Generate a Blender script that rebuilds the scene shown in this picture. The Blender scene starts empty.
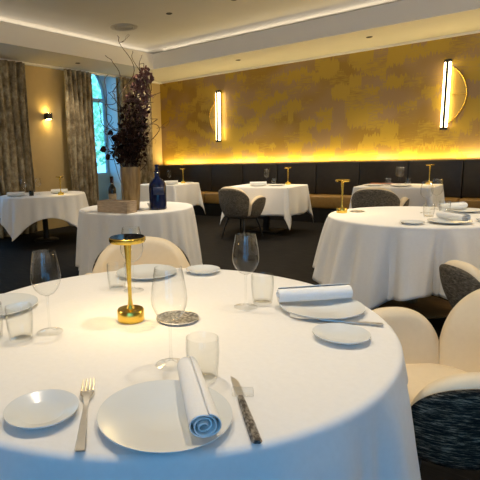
import bpy, bmesh, math, random
from mathutils import Vector, Matrix
import numpy as np

# ------------------------------------------------------------------ camera, world, light, exposure
S = bpy.context.scene
COL = S.collection
EYE = 1.289
F_PX, YAW, PITCH, ROLL = 474.2, math.radians(-39.93), math.radians(10.05), math.radians(-2.06)
fw = Vector((math.sin(YAW) * math.cos(PITCH), math.cos(YAW) * math.cos(PITCH), -math.sin(PITCH)))
r0 = Vector((math.cos(YAW), -math.sin(YAW), 0)); u0 = r0.cross(fw)
rt = math.cos(ROLL) * r0 + math.sin(ROLL) * u0
up = -math.sin(ROLL) * r0 + math.cos(ROLL) * u0
cd = bpy.data.cameras.new('camera'); cam = bpy.data.objects.new('camera', cd); COL.objects.link(cam)
cam.matrix_world = Matrix(((rt.x, up.x, -fw.x, 0), (rt.y, up.y, -fw.y, 0), (rt.z, up.z, -fw.z, EYE), (0, 0, 0, 1)))
cd.sensor_width = 36; cd.sensor_fit = 'HORIZONTAL'; cd.lens = 36 * F_PX / 480
cd.shift_x = 80 / 480            # the photograph is the right part of a landscape frame
cd.clip_start = 0.02
S.camera = cam

w = bpy.data.worlds.new('sky'); S.world = w; w.use_nodes = True
bg = w.node_tree.nodes['Background']; bg.inputs[0].default_value = (0.14, 0.50, 1.0, 1); bg.inputs[1].default_value = 2.5

S.view_settings.view_transform = 'Standard'; S.view_settings.look = 'None'
S.view_settings.gamma = 1; S.view_settings.use_curve_mapping = False
S.view_settings.exposure = 0.62

XL, XR, YB, YF = -7.283, 3.6, 8.9, -1.3
ZC, ZU, ZT = 2.965, 3.254, 3.33
SB, SL = 1.416, 1.009            # soffit widths along the back and left wall
WARM = (1.0, 0.84, 0.62)

def area(name, loc, direction, long_axis, length, width, power, color, portal=False, spread=None):
    l = bpy.data.lights.new(name, 'AREA'); l.shape = 'RECTANGLE'; l.size = length; l.size_y = width
    l.energy = power; l.color = color
    o = bpy.data.objects.new(name, l); COL.objects.link(o)
    z = -Vector(direction).normalized(); x = Vector(long_axis).normalized(); y = z.cross(x)
    o.matrix_world = Matrix(((x.x, y.x, z.x, loc[0]), (x.y, y.y, z.y, loc[1]), (x.z, y.z, z.z, loc[2]), (0, 0, 0, 1)))
    if portal: l.cycles.is_portal = True
    if spread: l.spread = math.radians(spread)
    return o

# window openings: left wall and the wall behind the camera
WIN_L = [(6.2, 7.46), (2.9, 4.2)]                  # y ranges
WIN_F = [(-0.2, 1.2), (1.6, 3.0)]                   # x ranges
# LED cove behind the fascia of the ceiling tray
COVE = 9.0
area('cove_light', ((XL + XR) / 2, YB - SB + 0.30, ZU - 0.02), (0, -1, 0.12), (1, 0, 0), XR - XL - 2.2, 0.03, COVE * 1.1, WARM, spread=100)
area('cove_light', (XL + SL - 0.30, (YB + YF) / 2, ZU - 0.02), (1, 0, 0.12), (0, 1, 0), YB - YF - 2.6, 0.03, COVE, WARM, spread=100)
area('cove_light', ((XL + XR) / 2, YF + 0.70, ZU - 0.02), (0, 1, 0.05), (1, 0, 0), XR - XL - 2.2, 0.03, COVE * 2.4, WARM, spread=100)
area('cove_light', (XR - 0.70, (YB + YF) / 2, ZU - 0.02), (-1, 0, 0.05), (0, 1, 0), YB - YF - 2.6, 0.03, COVE * 2.2, WARM, spread=100)
# LED strip on the ledge of the banquette, washing the wall
area('ledge_light', ((XL + XR) / 2, YB - 0.075, 1.085), (0, 0.04, 1), (1, 0, 0), XR - XL - 0.2, 0.03, 62, (1.0, 0.76, 0.30))

def spot(loc, power, size=math.radians(95), blend=0.9, color=WARM, r=0.05):
    l = bpy.data.lights.new('downlight_lamp', 'SPOT'); l.energy = power; l.color = color
    l.spot_size = size; l.spot_blend = blend; l.shadow_soft_size = r
    o = bpy.data.objects.new('downlight_lamp', l); COL.objects.link(o); o.location = loc
    return o
DOWN_TRAY = [(-4.55, 5.83), (-3.54, 5.97), (-0.55, 1.75), (-1.5, 1.3), (-0.5, 4.5), (-1.6, 4.4), (-3.1, 3.9), (1.6, 2.6)]
DOWN_SOFFIT = [(-4.66, 7.98), (-2.38, 8.0), (-6.72, 5.93), (-6.95, 8.0)]
for k, (x, y) in enumerate(DOWN_TRAY):
    spot((x, y, ZT - 0.03), [110, 110, 72, 72, 75, 70, 130, 50][k])
for k, (x, y) in enumerate(DOWN_SOFFIT):
    spot((x, y, ZC - 0.03), [90, 90, 40, 60][k])

# ------------------------------------------------------------------ materials
def mat(name, color, rough=0.6, metal=0.0, spec=None, emit=None, estr=0):
    m = bpy.data.materials.new(name); m.use_nodes = True
    b = m.node_tree.nodes['Principled BSDF']
    b.inputs['Base Color'].default_value = (*color, 1); b.inputs['Roughness'].default_value = rough
    b.inputs['Metallic'].default_value = metal
    if spec is not None: b.inputs['Specular IOR Level'].default_value = spec
    if emit: b.inputs['Emission Color'].default_value = (*emit, 1); b.inputs['Emission Strength'].default_value = estr
    return m
def nodes(m): return m.node_tree.nodes, m.node_tree.links, m.node_tree.nodes['Principled BSDF']
def noise_color(m, stops, scale=5, stretch=(1, 1, 1), detail=4, bump=0.0, coord='Object', rough=0.6, bscale=None):
    N, L, b = nodes(m)
    tc = N.new('ShaderNodeTexCoord'); mp = N.new('ShaderNodeMapping'); mp.inputs['Scale'].default_value = stretch
    L.new(tc.outputs[coord], mp.inputs[0])
    n = N.new('ShaderNodeTexNoise'); n.inputs['Scale'].default_value = scale; n.inputs['Detail'].default_value = detail
    n.inputs['Roughness'].default_value = rough
    L.new(mp.outputs[0], n.inputs['Vector'])
    r = N.new('ShaderNodeValToRGB'); e = r.color_ramp.elements
    while len(e) < len(stops): e.new(0.5)
    for k, (p, c) in enumerate(stops): e[k].position = p; e[k].color = (*c, 1)
    L.new(n.outputs['Fac'], r.inputs[0]); L.new(r.outputs[0], b.inputs['Base Color'])
    if bump:
        bp = N.new('ShaderNodeBump'); bp.inputs['Strength'].default_value = bump; bp.inputs['Distance'].default_value = 0.01
        L.new(n.outputs['Fac'], bp.inputs['Height']); L.new(bp.outputs[0], b.inputs['Normal'])
    return n, r

M = {}
M['ceiling'] = mat('ceiling_paint', (0.72, 0.68, 0.61), 0.8)
noise_color(M['ceiling'], [(0.3, (0.54, 0.52, 0.48)), (0.7, (0.565, 0.545, 0.505))], 2)
M['trim'] = mat('trim_paint', (0.80, 0.77, 0.72), 0.6)
M['reveal'] = mat('reveal_paint_daylight_tint', (0.5, 0.66, 0.74), 0.6)  # white niche paint with the blue daylight cast put into its colour
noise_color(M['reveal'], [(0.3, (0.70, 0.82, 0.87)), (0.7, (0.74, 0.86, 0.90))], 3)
M['frame'] = mat('frame_paint_daylight_tint', (0.22, 0.38, 0.46), 0.5)  # frame and apron colour carries the blue of the daylight on them
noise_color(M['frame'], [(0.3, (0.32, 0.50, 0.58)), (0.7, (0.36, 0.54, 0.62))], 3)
M['wall_left'] = mat('olive_wall_paint', (0.45, 0.33, 0.17), 0.7)
noise_color(M['wall_left'], [(0.3, (0.50, 0.37, 0.165)), (0.7, (0.54, 0.40, 0.185))], 4)
M['wall_plain'] = mat('plain_wall_paint', (0.48, 0.40, 0.29), 0.7)
noise_color(M['wall_plain'], [(0.3, (0.46, 0.38, 0.27)), (0.7, (0.50, 0.42, 0.31))], 4)

def wallpaper():
    m = mat('gold_brushed_wallpaper', (0.5, 0.33, 0.08), 0.42, 0.25)
    N, L, b = nodes(m)
    tc = N.new('ShaderNodeTexCoord')
    def nz(sc, stretch, det, off=(0, 0, 0)):
        mp = N.new('ShaderNodeMapping'); mp.inputs['Scale'].default_value = stretch; mp.inputs['Location'].default_value = off
        L.new(tc.outputs['Object'], mp.inputs[0])
        n = N.new('ShaderNodeTexNoise'); n.inputs['Scale'].default_value = sc; n.inputs['Detail'].default_value = det
        L.new(mp.outputs[0], n.inputs['Vector']); return n
    # blocky yellow brush patches with ragged, dripping edges over a brown gold ground, greyer in places
    drip = nz(5, (9, 1, 0.8), 4); fine = nz(7, (1.2, 1, 8), 4, (3, 0, 1)); wide = nz(0.9, (1, 1, 1.4), 2, (7, 0, 2))
    add = N.new('ShaderNodeVectorMath'); add.operation = 'MULTIPLY_ADD'; add.inputs[1].default_value = (0.02, 0.0, 0.30)
    L.new(drip.outputs['Color'], add.inputs[0]); L.new(tc.outputs['Object'], add.inputs[2])
    mp = N.new('ShaderNodeMapping'); mp.inputs['Scale'].default_value = (2.6, 0.0, 4.2); L.new(add.outputs[0], mp.inputs[0])
    v = N.new('ShaderNodeTexVoronoi'); v.distance = 'CHEBYCHEV'; v.inputs['Scale'].default_value = 1.3; v.inputs['Randomness'].default_value = 0.75
    L.new(mp.outputs[0], v.inputs['Vector'])
    sep = N.new('ShaderNodeSeparateColor'); L.new(v.outputs['Color'], sep.inputs[0])
    def math_(op, a, b_):
        n = N.new('ShaderNodeMath'); n.operation = op
        for i, q in enumerate((a, b_)):
            if isinstance(q, (int, float)): n.inputs[i].default_value = q
            else: L.new(q, n.inputs[i])
        return n.outputs[0]
    mask = math_('ADD', sep.outputs[0], math_('MULTIPLY', math_('SUBTRACT', fine.outputs['Fac'], 0.5), 0.9))
    def ramp(src, stops):
        r = N.new('ShaderNodeValToRGB'); e = r.color_ramp.elements
        while len(e) < len(stops): e.new(0.5)
        for k, (p_, c) in enumerate(stops): e[k].position = p_; e[k].color = (*c, 1)
        L.new(src, r.inputs[0]); return r.outputs[0]
    ground = ramp(wide.outputs['Fac'], [(0.38, (0.31, 0.185, 0.025)), (0.58, (0.34, 0.22, 0.105))])
    m1 = ramp(mask, [(0.50, (0, 0, 0)), (0.72, (1, 1, 1))])
    mx = N.new('ShaderNodeMix'); mx.data_type = 'RGBA'; L.new(m1, mx.inputs[0]); L.new(ground, mx.inputs[6]); mx.inputs[7].default_value = (0.44, 0.29, 0.035, 1)
    L.new(mx.outputs[2], b.inputs['Base Color'])
    bp = N.new('ShaderNodeBump'); bp.inputs['Strength'].default_value = 0.2; bp.inputs['Distance'].default_value = 0.01
    L.new(drip.outputs['Fac'], bp.inputs['Height']); L.new(bp.outputs[0], b.inputs['Normal'])
    return m
M['wallpaper'] = wallpaper()

M['floor'] = mat('dark_plank_floor', (0.02, 0.018, 0.017), 0.75, spec=0.15)
noise_color(M['floor'], [(0.3, (0.0025, 0.0022, 0.002)), (0.52, (0.006, 0.0052, 0.0047)), (0.72, (0.022, 0.018, 0.0155))], 5, (1.0, 9, 1), 6, 0.15)
M['cloth'] = mat('white_table_linen', (0.82, 0.81, 0.79), 0.85, spec=0.2)
noise_color(M['cloth'], [(0.3, (0.81, 0.80, 0.78)), (0.7, (0.84, 0.83, 0.81))], 60, bump=0.03)
M['napkin'] = mat('white_napkin_linen', (0.85, 0.85, 0.84), 0.9, spec=0.2)
noise_color(M['napkin'], [(0.3, (0.83, 0.83, 0.82)), (0.7, (0.87, 0.87, 0.86))], 200, bump=0.08)
M['china'] = mat('white_china', (0.74, 0.75, 0.74), 0.22)
noise_color(M['china'], [(0.3, (0.70, 0.725, 0.725)), (0.7, (0.72, 0.745, 0.745))], 8)
M['cream'] = mat('cream_leather', (0.86, 0.74, 0.54), 0.5)
noise_color(M['cream'], [(0.3, (0.78, 0.655, 0.46)), (0.7, (0.81, 0.685, 0.49))], 40, bump=0.04)
M['tweed'] = mat('black_white_tweed', (0.1, 0.1, 0.09), 0.9, spec=0.15)
noise_color(M['tweed'], [(0.42, (0.010, 0.010, 0.009)), (0.52, (0.06, 0.050, 0.036)), (0.66, (0.42, 0.35, 0.25))], 26, (1, 1, 8.0), 5, 0.5, rough=0.75)
M['tweed_brown'] = mat('grey_brown_tweed', (0.1, 0.09, 0.07), 0.9, spec=0.15)
noise_color(M['tweed_brown'], [(0.35, (0.055, 0.046, 0.034)), (0.55, (0.17, 0.145, 0.11)), (0.72, (0.36, 0.31, 0.24))], 40, (1, 1, 3.0), 5, 0.4, rough=0.75)
M['black'] = mat('black_metal', (0.012, 0.012, 0.012), 0.4)
noise_color(M['black'], [(0.3, (0.010, 0.010, 0.010)), (0.7, (0.016, 0.015, 0.015))], 20)
M['leather'] = mat('dark_brown_leather', (0.035, 0.022, 0.013), 0.45)
noise_color(M['leather'], [(0.3, (0.015, 0.0105, 0.0065)), (0.7, (0.025, 0.018, 0.011))], 14, bump=0.06)
M['tan'] = mat('tan_leather', (0.42, 0.23, 0.07), 0.45)
noise_color(M['tan'], [(0.3, (0.26, 0.145, 0.035)), (0.7, (0.33, 0.19, 0.05))], 14, bump=0.06)
M['brass'] = mat('polished_gold', (0.83, 0.56, 0.10), 0.24, 1.0)
noise_color(M['brass'], [(0.3, (0.80, 0.53, 0.085)), (0.7, (0.86, 0.60, 0.12))], 30, (1, 1, 8))
M['lamp_top'] = mat('black_glass_top', (0.008, 0.010, 0.012), 0.06)
noise_color(M['lamp_top'], [(0.3, (0.006, 0.008, 0.010)), (0.7, (0.012, 0.014, 0.016))], 30)
M['lamp_glow'] = mat('lamp_diffuser', (0.9, 0.8, 0.5), 0.5, emit=(1.0, 0.72, 0.30), estr=22)
M['steel'] = mat('polished_steel', (0.8, 0.78, 0.74), 0.34, 0.85)
noise_color(M['steel'], [(0.3, (0.74, 0.72, 0.68)), (0.7, (0.82, 0.80, 0.76))], 40)
M['pewter'] = mat('embossed_silver', (0.5, 0.48, 0.45), 0.3, 0.75)
N, L, b = nodes(M['pewter'])
tc = N.new('ShaderNodeTexCoord'); v = N.new('ShaderNodeTexVoronoi'); v.inputs['Scale'].default_value = 85
r = N.new('ShaderNodeValToRGB'); r.color_ramp.elements[0].color = (0.90, 0.88, 0.83, 1); r.color_ramp.elements[1].color = (0.32, 0.31, 0.29, 1)
r.color_ramp.elements[0].position = 0.25; r.color_ramp.elements[1].position = 0.7
L.new(tc.outputs['Object'], v.inputs['Vector']); L.new(v.outputs['Distance'], r.inputs[0]); L.new(r.outputs[0], b.inputs['Base Color'])
bp = N.new('ShaderNodeBump'); bp.inputs['Strength'].default_value = 0.6; bp.inputs['Distance'].default_value = 0.003; bp.invert = True
L.new(v.outputs['Distance'], bp.inputs['Height']); L.new(bp.outputs[0], b.inputs['Normal'])

M['engraved'] = mat('dark_engraved_handle', (0.3, 0.28, 0.26), 0.35, 0.8)
noise_color(M['engraved'], [(0.4, (0.09, 0.08, 0.075)), (0.62, (0.45, 0.43, 0.40))], 160, (1, 0.5, 1), bump=0.3)

def glass(name, tint=(0.985, 0.99, 0.988), edge=(0.82, 0.83, 0.82)):
    m = bpy.data.materials.new(name); m.use_nodes = True
    N, L = m.node_tree.nodes, m.node_tree.links
    N.remove(N['Principled BSDF'])
    lw = N.new('ShaderNodeLayerWeight'); lw.inputs[0].default_value = 0.5
    pw = N.new('ShaderNodeMath'); pw.operation = 'POWER'; pw.inputs[1].default_value = 3.6
    L.new(lw.outputs['Facing'], pw.inputs[0])
    mc = N.new('ShaderNodeMix'); mc.data_type = 'RGBA'
    mc.inputs[6].default_value = (*tint, 1); mc.inputs[7].default_value = (*edge, 1)
    L.new(pw.outputs[0], mc.inputs[0])
    t = N.new('ShaderNodeBsdfTransparent'); L.new(mc.outputs[2], t.inputs[0])
    g = N.new('ShaderNodeBsdfGlossy'); g.inputs['Roughness'].default_value = 0.03
    fr = N.new('ShaderNodeMapRange'); fr.inputs[3].default_value = 0.045; fr.inputs[4].default_value = 0.75
    L.new(pw.outputs[0], fr.inputs[0])
    mx = N.new('ShaderNodeMixShader'); L.new(fr.outputs[0], mx.inputs[0]); L.new(t.outputs[0], mx.inputs[1]); L.new(g.outputs[0], mx.inputs[2])
    L.new(mx.outputs[0], N['Material Output'].inputs[0])
    return m
M['glass'] = glass('clear_crystal')
M['pane'] = glass('window_glass', (0.96, 0.98, 0.98), (0.8, 0.85, 0.85))
M['blue_glass'] = mat('cobalt_glass', (0.006, 0.014, 0.075), 0.08)
noise_color(M['blue_glass'], [(0.3, (0.003, 0.008, 0.042)), (0.7, (0.005, 0.012, 0.06))], 6)
M['blue_label'] = mat('pale_etched_glass', (0.012, 0.026, 0.09), 0.4)
M['dark_glass'] = mat('dark_bottle_glass', (0.008, 0.008, 0.007), 0.1)
noise_color(M['dark_glass'], [(0.3, (0.006, 0.006, 0.005)), (0.7, (0.011, 0.011, 0.009))], 6)
M['wine_label'] = mat('aged_paper_label', (0.22, 0.17, 0.11), 0.8)
noise_color(M['wine_label'], [(0.3, (0.19, 0.15, 0.09)), (0.7, (0.26, 0.20, 0.13))], 30)
M['crate'] = mat('pale_oak', (0.36, 0.25, 0.15), 0.65)
noise_color(M['crate'], [(0.3, (0.36, 0.26, 0.165)), (0.7, (0.58, 0.44, 0.30))], 6, (2, 2, 14), 5, 0.15)
M['vase'] = mat('streaked_bronze_vase', (0.25, 0.17, 0.08), 0.4)
noise_color(M['vase'], [(0.3, (0.11, 0.062, 0.02)), (0.5, (0.26, 0.16, 0.055)), (0.7, (0.48, 0.32, 0.13))], 9, (2.2, 2.2, 0.35), 4, 0.1)
M['twig'] = mat('brown_twig', (0.07, 0.04, 0.025), 0.8)
noise_color(M['twig'], [(0.3, (0.05, 0.028, 0.015)), (0.7, (0.12, 0.07, 0.04))], 30)
M['petal_dark'] = mat('dried_dark_leaf', (0.025, 0.015, 0.012), 0.9, spec=0.08)
noise_color(M['petal_dark'], [(0.3, (0.012, 0.007, 0.005)), (0.7, (0.065, 0.03, 0.02))], 20)
M['petal_mauve'] = mat('dried_mauve_petal', (0.13, 0.07, 0.075), 0.9, spec=0.08)
noise_color(M['petal_mauve'], [(0.3, (0.09, 0.042, 0.036)), (0.7, (0.34, 0.19, 0.165))], 20)
M['curtain'] = mat('mottled_olive_velvet', (0.16, 0.13, 0.085), 0.85, spec=0.2)
noise_color(M['curtain'], [(0.35, (0.15, 0.115, 0.068)), (0.5, (0.29, 0.235, 0.15)), (0.64, (0.48, 0.42, 0.29))], 7, (1, 1, 0.8), 6, 0.25, rough=0.7)
M['wood'] = mat('brown_wood', (0.30, 0.17, 0.06), 0.5)
noise_color(M['wood'], [(0.3, (0.25, 0.14, 0.05)), (0.7, (0.36, 0.21, 0.08))], 6, (1, 8, 1), 4)
M['led'] = mat('led_tube', (1, 0.9, 0.6), 0.5, emit=(1.0, 0.76, 0.36), estr=9)
M['disc'] = mat('satin_gold_disc', (0.55, 0.36, 0.08), 0.45, 0.4)
noise_color(M['disc'], [(0.3, (0.50, 0.32, 0.07)), (0.7, (0.60, 0.40, 0.10))], 3)
M['grey'] = mat('grey_grille', (0.42, 0.40, 0.37), 0.6)
noise_color(M['grey'], [(0.3, (0.36, 0.34, 0.31)), (0.7, (0.46, 0.44, 0.41))], 120)
M['menu'] = mat('russet_menu_card', (0.26, 0.07, 0.03), 0.6)
noise_color(M['menu'], [(0.3, (0.23, 0.06, 0.025)), (0.7, (0.29, 0.08, 0.035))], 10)
M['leaf'] = mat('green_leaf', (0.10, 0.25, 0.06), 0.6)
noise_color(M['leaf'], [(0.3, (0.28, 0.60, 0.22)), (0.7, (0.70, 0.85, 0.50))], 2.5)
N, L, b = nodes(M['leaf'])
tl = N.new('ShaderNodeBsdfTranslucent'); tl.inputs[0].default_value = (0.75, 0.92, 0.5, 1)
mxs = N.new('ShaderNodeMixShader'); mxs.inputs[0].default_value = 0.5
L.new(b.outputs[0], mxs.inputs[1]); L.new(tl.outputs[0], mxs.inputs[2]); L.new(mxs.outputs[0], N['Material Output'].inputs[0])
M['lawn'] = mat('lawn', (0.06, 0.13, 0.03), 0.9)
noise_color(M['lawn'], [(0.3, (0.04, 0.10, 0.025)), (0.7, (0.09, 0.17, 0.04))], 8)

# ------------------------------------------------------------------ mesh helpers
def smooth01(x): x = max(0, min(1, x)); return x * x * (3 - 2 * x)
def obj(name, bm, m, parent=None, smooth=True, angle=40):
    me = bpy.data.meshes.new(name)
    bmesh.ops.recalc_face_normals(bm, faces=bm.faces[:])
    bm.to_mesh(me); bm.free()
    if smooth:
        me.polygons.foreach_set('use_smooth', [True] * len(me.polygons)); me.set_sharp_from_angle(angle=math.radians(angle))
    me.materials.append(m)
    o = bpy.data.objects.new(name, me); COL.objects.link(o)
    if parent: o.parent = parent
    return o
def tag(o, label, cat, group=None, kind=None):
    o['label'] = label; o['category'] = cat
    if group: o['group'] = group
    if kind: o['kind'] = kind
    return o
def struct(name, bm, m, smooth=False):
    o = obj(name, bm, m, None, smooth); o['kind'] = 'structure'; return o
def empty(name, loc=(0, 0, 0), rz=0):
    o = bpy.data.objects.new(name, None); COL.objects.link(o); o.location = loc; o.rotation_euler = (0, 0, rz); o.empty_display_size = 0.05
    return o
def copy_tree(o, parent=None):
    c = o.copy(); COL.objects.link(c)
    if parent: c.parent = parent
    for ch in [x for x in o.children]: copy_tree(ch, c)
    return c
class Kind:
    """builds the first of a kind, then copies it with its parts"""
    def __init__(self, build, cat): self.b = build; self.cat = cat; self.first = None
    def put(self, loc, rz, label, group=None, rx=0, ry=0):
        if self.first is None: self.first = o = self.b()
        else:
            o = copy_tree(self.first)
            if 'group' in o.keys(): del o['group']
        o.location = loc; o.rotation_euler = (rx, ry, rz)
        tag(o, label, self.cat, group); return o
def box(bm, x0, x1, y0, y1, z0, z1, bev=0.0):
    r = bmesh.ops.create_cube(bm, size=1.0); vs = r['verts']
    for v in vs: v.co = Vector(((x0 + x1) / 2 + v.co.x * (x1 - x0), (y0 + y1) / 2 + v.co.y * (y1 - y0), (z0 + z1) / 2 + v.co.z * (z1 - z0)))
    if bev:
        es = list({e for v in vs for e in v.link_edges})
        bmesh.ops.bevel(bm, geom=es, offset=bev, segments=3, profile=0.5, affect='EDGES')
    return bm
def B(*a, bev=0.0): return box(bmesh.new(), *a, bev=bev)
def lathe(prof, seg=48, bm=None, close=False):
    bm = bm or bmesh.new(); rings = []
    for r, z in prof:
        if r < 1e-6: rings.append([bm.verts.new((0, 0, z))])
        else: rings.append([bm.verts.new((r * math.cos(2 * math.pi * k / seg), r * math.sin(2 * math.pi * k / seg), z)) for k in range(seg)])
    for a, b in zip(rings[:-1], rings[1:]):
        for k in range(seg):
            k2 = (k + 1) % seg
            if len(a) == 1 and len(b) == 1: continue
            if len(a) == 1: bm.faces.new((a[0], b[k], b[k2]))
            elif len(b) == 1: bm.faces.new((a[k], a[k2], b[0]))
            else: bm.faces.new((a[k], a[k2], b[k2], b[k]))
    return bm
def tube(bm, pts, radii, seg=8, cap=True):
    pts = [Vector(p) for p in pts]
    if not hasattr(radii, '__len__'): radii = [radii] * len(pts)
    rings = []; prev = None
    for i, p in enumerate(pts):
        t = (pts[min(i + 1, len(pts) - 1)] - pts[max(i - 1, 0)]).normalized()
        if prev is None:
            n = t.orthogonal().normalized()
        else:
            n = (prev - t * prev.dot(t))
            n = n.normalized() if n.length > 1e-6 else t.orthogonal().normalized()
        prev = n; b = t.cross(n)
        rings.append([bm.verts.new(p + radii[i] * (math.cos(2 * math.pi * k / seg) * n + math.sin(2 * math.pi * k / seg) * b)) for k in range(seg)])
    for a, b in zip(rings[:-1], rings[1:]):
        for k in range(seg): bm.faces.new((a[k], a[(k + 1) % seg], b[(k + 1) % seg], b[k]))
    if cap: bm.faces.new(rings[0][::-1]); bm.faces.new(rings[-1])
    return bm
def grid(bm, rows, close=False):
    R = [[bm.verts.new(p) for p in row] for row in rows]
    for a, b in zip(R[:-1], R[1:]):
        n = len(a)
        for k in range(n if close else n - 1): bm.faces.new((a[k], a[(k + 1) % n], b[(k + 1) % n], b[k]))
    return R
def thick(o, t, off=-1):
    md = o.modifiers.new('thickness', 'SOLIDIFY'); md.thickness = t; md.offset = off; return o

# ------------------------------------------------------------------ the room
struct('floor', B(XL - 0.6, XR, YF - 0.4, YB + 0.15, -0.12, 0), M['floor'])
# ceiling: tray, soffit ring with fascia lips, cove recess
bm = bmesh.new(); box(bm, XL - 0.6, XR + 0.1, YF - 0.4, YB + 0.15, ZT, ZT + 0.12); struct('ceiling', bm, M['ceiling'])
def soffit(name, x0, x1, y0, y1): struct(name, B(x0, x1, y0, y1, ZC, ZC + 0.1), M['ceiling'])
soffit('ceiling_back', XL, XR, YB - SB + 0.02, YB)
soffit('ceiling_left', XL, XL + SL - 0.02, YF, YB - SB + 0.02)
soffit('ceiling_right', XR - 1.0, XR, YF, YB - SB + 0.02)
soffit('ceiling_front', XL + SL - 0.02, XR - 1.0, YF, YF + 1.0)
def lip(name, x0, x1, y0, y1): struct(name, B(x0, x1, y0, y1, ZC, ZU), M['trim'])
lip('trim_back', XL + SL - 0.02, XR - 1.0, YB - SB, YB - SB + 0.02)
lip('trim_left', XL + SL - 0.02, XL + SL, YF + 1.0, YB - SB)
lip('trim_right', XR - 1.0, XR - 0.98, YF + 1.0, YB - SB)
lip('trim_front', XL + SL, XR - 1.0, YF + 0.98, YF + 1.0)
# cornices along the walls
struct('trim_1', B(XL, XL + 0.07, YF, YB - 0.0, ZC - 0.035, ZC), M['trim'])
struct('trim_2', B(XL + 0.07, XR, YB - 0.03, YB, ZC - 0.03, ZC), M['trim'])

struct('wall_back', B(XL - 0.1, XR + 0.1, YB, YB + 0.12, 0, ZT), M['wallpaper'])
struct('wall_right', B(XR, XR + 0.12, YF, YB, 0, ZT), M['wall_plain'])
# left wall with two full-height window niches
bm = bmesh.new()
ys = [YF] + sorted(v for ab in WIN_L for v in ab) + [YB]
for k in range(0, len(ys), 2): box(bm, XL - 0.405, XL, ys[k], ys[k + 1], 0, ZT)
struct('wall_left', bm, M['wall_left'])
bm = bmesh.new()
xs = [XL - 0.62] + sorted(v for ab in WIN_F for v in ab) + [XR + 0.12]
for k in range(0, len(xs), 2): box(bm, xs[k], xs[k + 1], YF - 0.3, YF, 0, ZT)
for a, b in WIN_F:
    box(bm, a, b, YF - 0.3, YF, 0, 0.35); box(bm, a, b, YF - 0.3, YF, 2.85, ZT)
struct('wall_front', bm, M['wall_plain'])

# arched windows deep in the niches
XG = XL - 0.34
def arch_window(n, a, b):
    yc = (a + b) / 2; hw = (b - a) / 2; zs = 2.50; R = hw
    root = empty('window_%d' % n, (XG, yc, 0)); root['kind'] = 'structure'
    bm = bmesh.new()                                    # painted lining of the niche: both cheeks, apron, spandrel over the arch
    box(bm, 0.0, 0.335, -hw, -hw + 0.012, 0.0, ZC + 0.36); box(bm, 0.0, 0.335, hw - 0.012, hw, 0.0, ZC + 0.36)
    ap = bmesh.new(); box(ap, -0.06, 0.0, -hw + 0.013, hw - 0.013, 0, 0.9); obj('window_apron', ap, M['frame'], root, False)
    K = 24; top = 3.5
    prev = None
    for k in range(K + 1):
        t = math.pi * k / K; y = -(R - 0.012) * math.cos(t); z = zs + 0.76 * math.sin(t)
        cur = [bm.verts.new((x, y, zz)) for x in (0, -0.06) for zz in (z, top)]
        if prev:
            bm.faces.new((prev[0], cur[0], cur[1], prev[1])); bm.faces.new((prev[2], prev[3], cur[3], cur[2])); bm.faces.new((prev[0], prev[2], cur[2], cur[0]))
        prev = cur
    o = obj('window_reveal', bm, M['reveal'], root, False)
    bm = bmesh.new()                                    # frame, transom, mullion
    rw = R - 0.04
    path = [(-0.03, -rw, 0.93)] + [(-0.03, -rw * math.cos(math.pi * k / K), zs + 0.73 * math.sin(math.pi * k / K)) for k in range(K + 1)] + [(-0.03, rw, 0.93)]
    tube(bm, path, 0.038, 6)
    box(bm, -0.07, 0.02, -rw, rw, 2.46, 2.53); box(bm, -0.07, 0.03, -rw, rw, 0.9, 0.97); box(bm, -0.06, 0.01, -0.04, 0.04, 0.95, zs + 0.72)
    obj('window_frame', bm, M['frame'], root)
    bm = bmesh.new()
    ring = [(0, -rw, 0.95)] + [(0, -rw * math.cos(math.pi * k / K), zs + 0.73 * math.sin(math.pi * k / K)) for k in range(K + 1)] + [(0, rw, 0.95)]
    bm.faces.new([bm.verts.new((-0.035, y, z)) for _, y, z in ring])
    obj('window_pane', bm, M['pane'], root, False)
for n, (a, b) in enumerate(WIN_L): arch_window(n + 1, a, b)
for n, (a, b) in enumerate(WIN_F):
    root = empty('window_%d' % (n + 3), ((a + b) / 2, YF - 0.2, 0)); root['kind'] = 'structure'; hw = (b - a) / 2
    bm = bmesh.new()
    box(bm, -hw, hw, -0.03, 0.03, 0.35, 0.42); box(bm, -hw, hw, -0.03, 0.03, 2.78, 2.85); box(bm, -hw, -hw + 0.06, -0.03, 0.03, 0.42, 2.78)
    box(bm, hw - 0.06, hw, -0.03, 0.03, 0.42, 2.78); box(bm, -0.03, 0.03, -0.03, 0.03, 0.42, 2.78)
    obj('window_frame', bm, M['trim'], root, False)
    bm = bmesh.new(); box(bm, -hw, hw, -0.003, 0.003, 0.4, 2.8); obj('window_pane', bm, M['pane'], root, False)

# curtains
def curtain(y0, y1, nf, label, depth=0.062, seed=0):
    rnd = random.Random(seed); bm = bmesh.new(); rows = []
    ny = nf * 14; ph = [rnd.uniform(-0.5, 0.5) for _ in range(nf + 2)]
    for iz in range(25):
        z = 0.02 + (ZC - 0.04 - 0.02) * iz / 24; row = []
        for k in range(ny + 1):
            t = k / ny; f = t * nf
            y = y0 + (y1 - y0) * t + 0.010 * math.sin(3 * z + f)
            d = depth * (0.75 + 0.25 * math.sin(1.3 * f + seed)) * math.sin(2 * math.pi * f + ph[int(f)] * math.sin(z * 1.1)) + 0.008 * math.sin(z * 2.2 + 2 * f)
            row.append((XL + 0.155 + d, y, z))
        rows.append(row)
    grid(bm, rows); o = obj('curtain', bm, M['curtain']); thick(o, 0.006)
    tag(o, label, 'curtain', 'velvet curtains along the window wall'); return o
curtain(4.30, 5.09, 6, 'grey green velvet curtain at the far left edge, left of the small wall light', seed=1)
curtain(5.93, 6.61, 6, 'brown velvet curtain between the small wall light and the arched window', seed=4)
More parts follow.
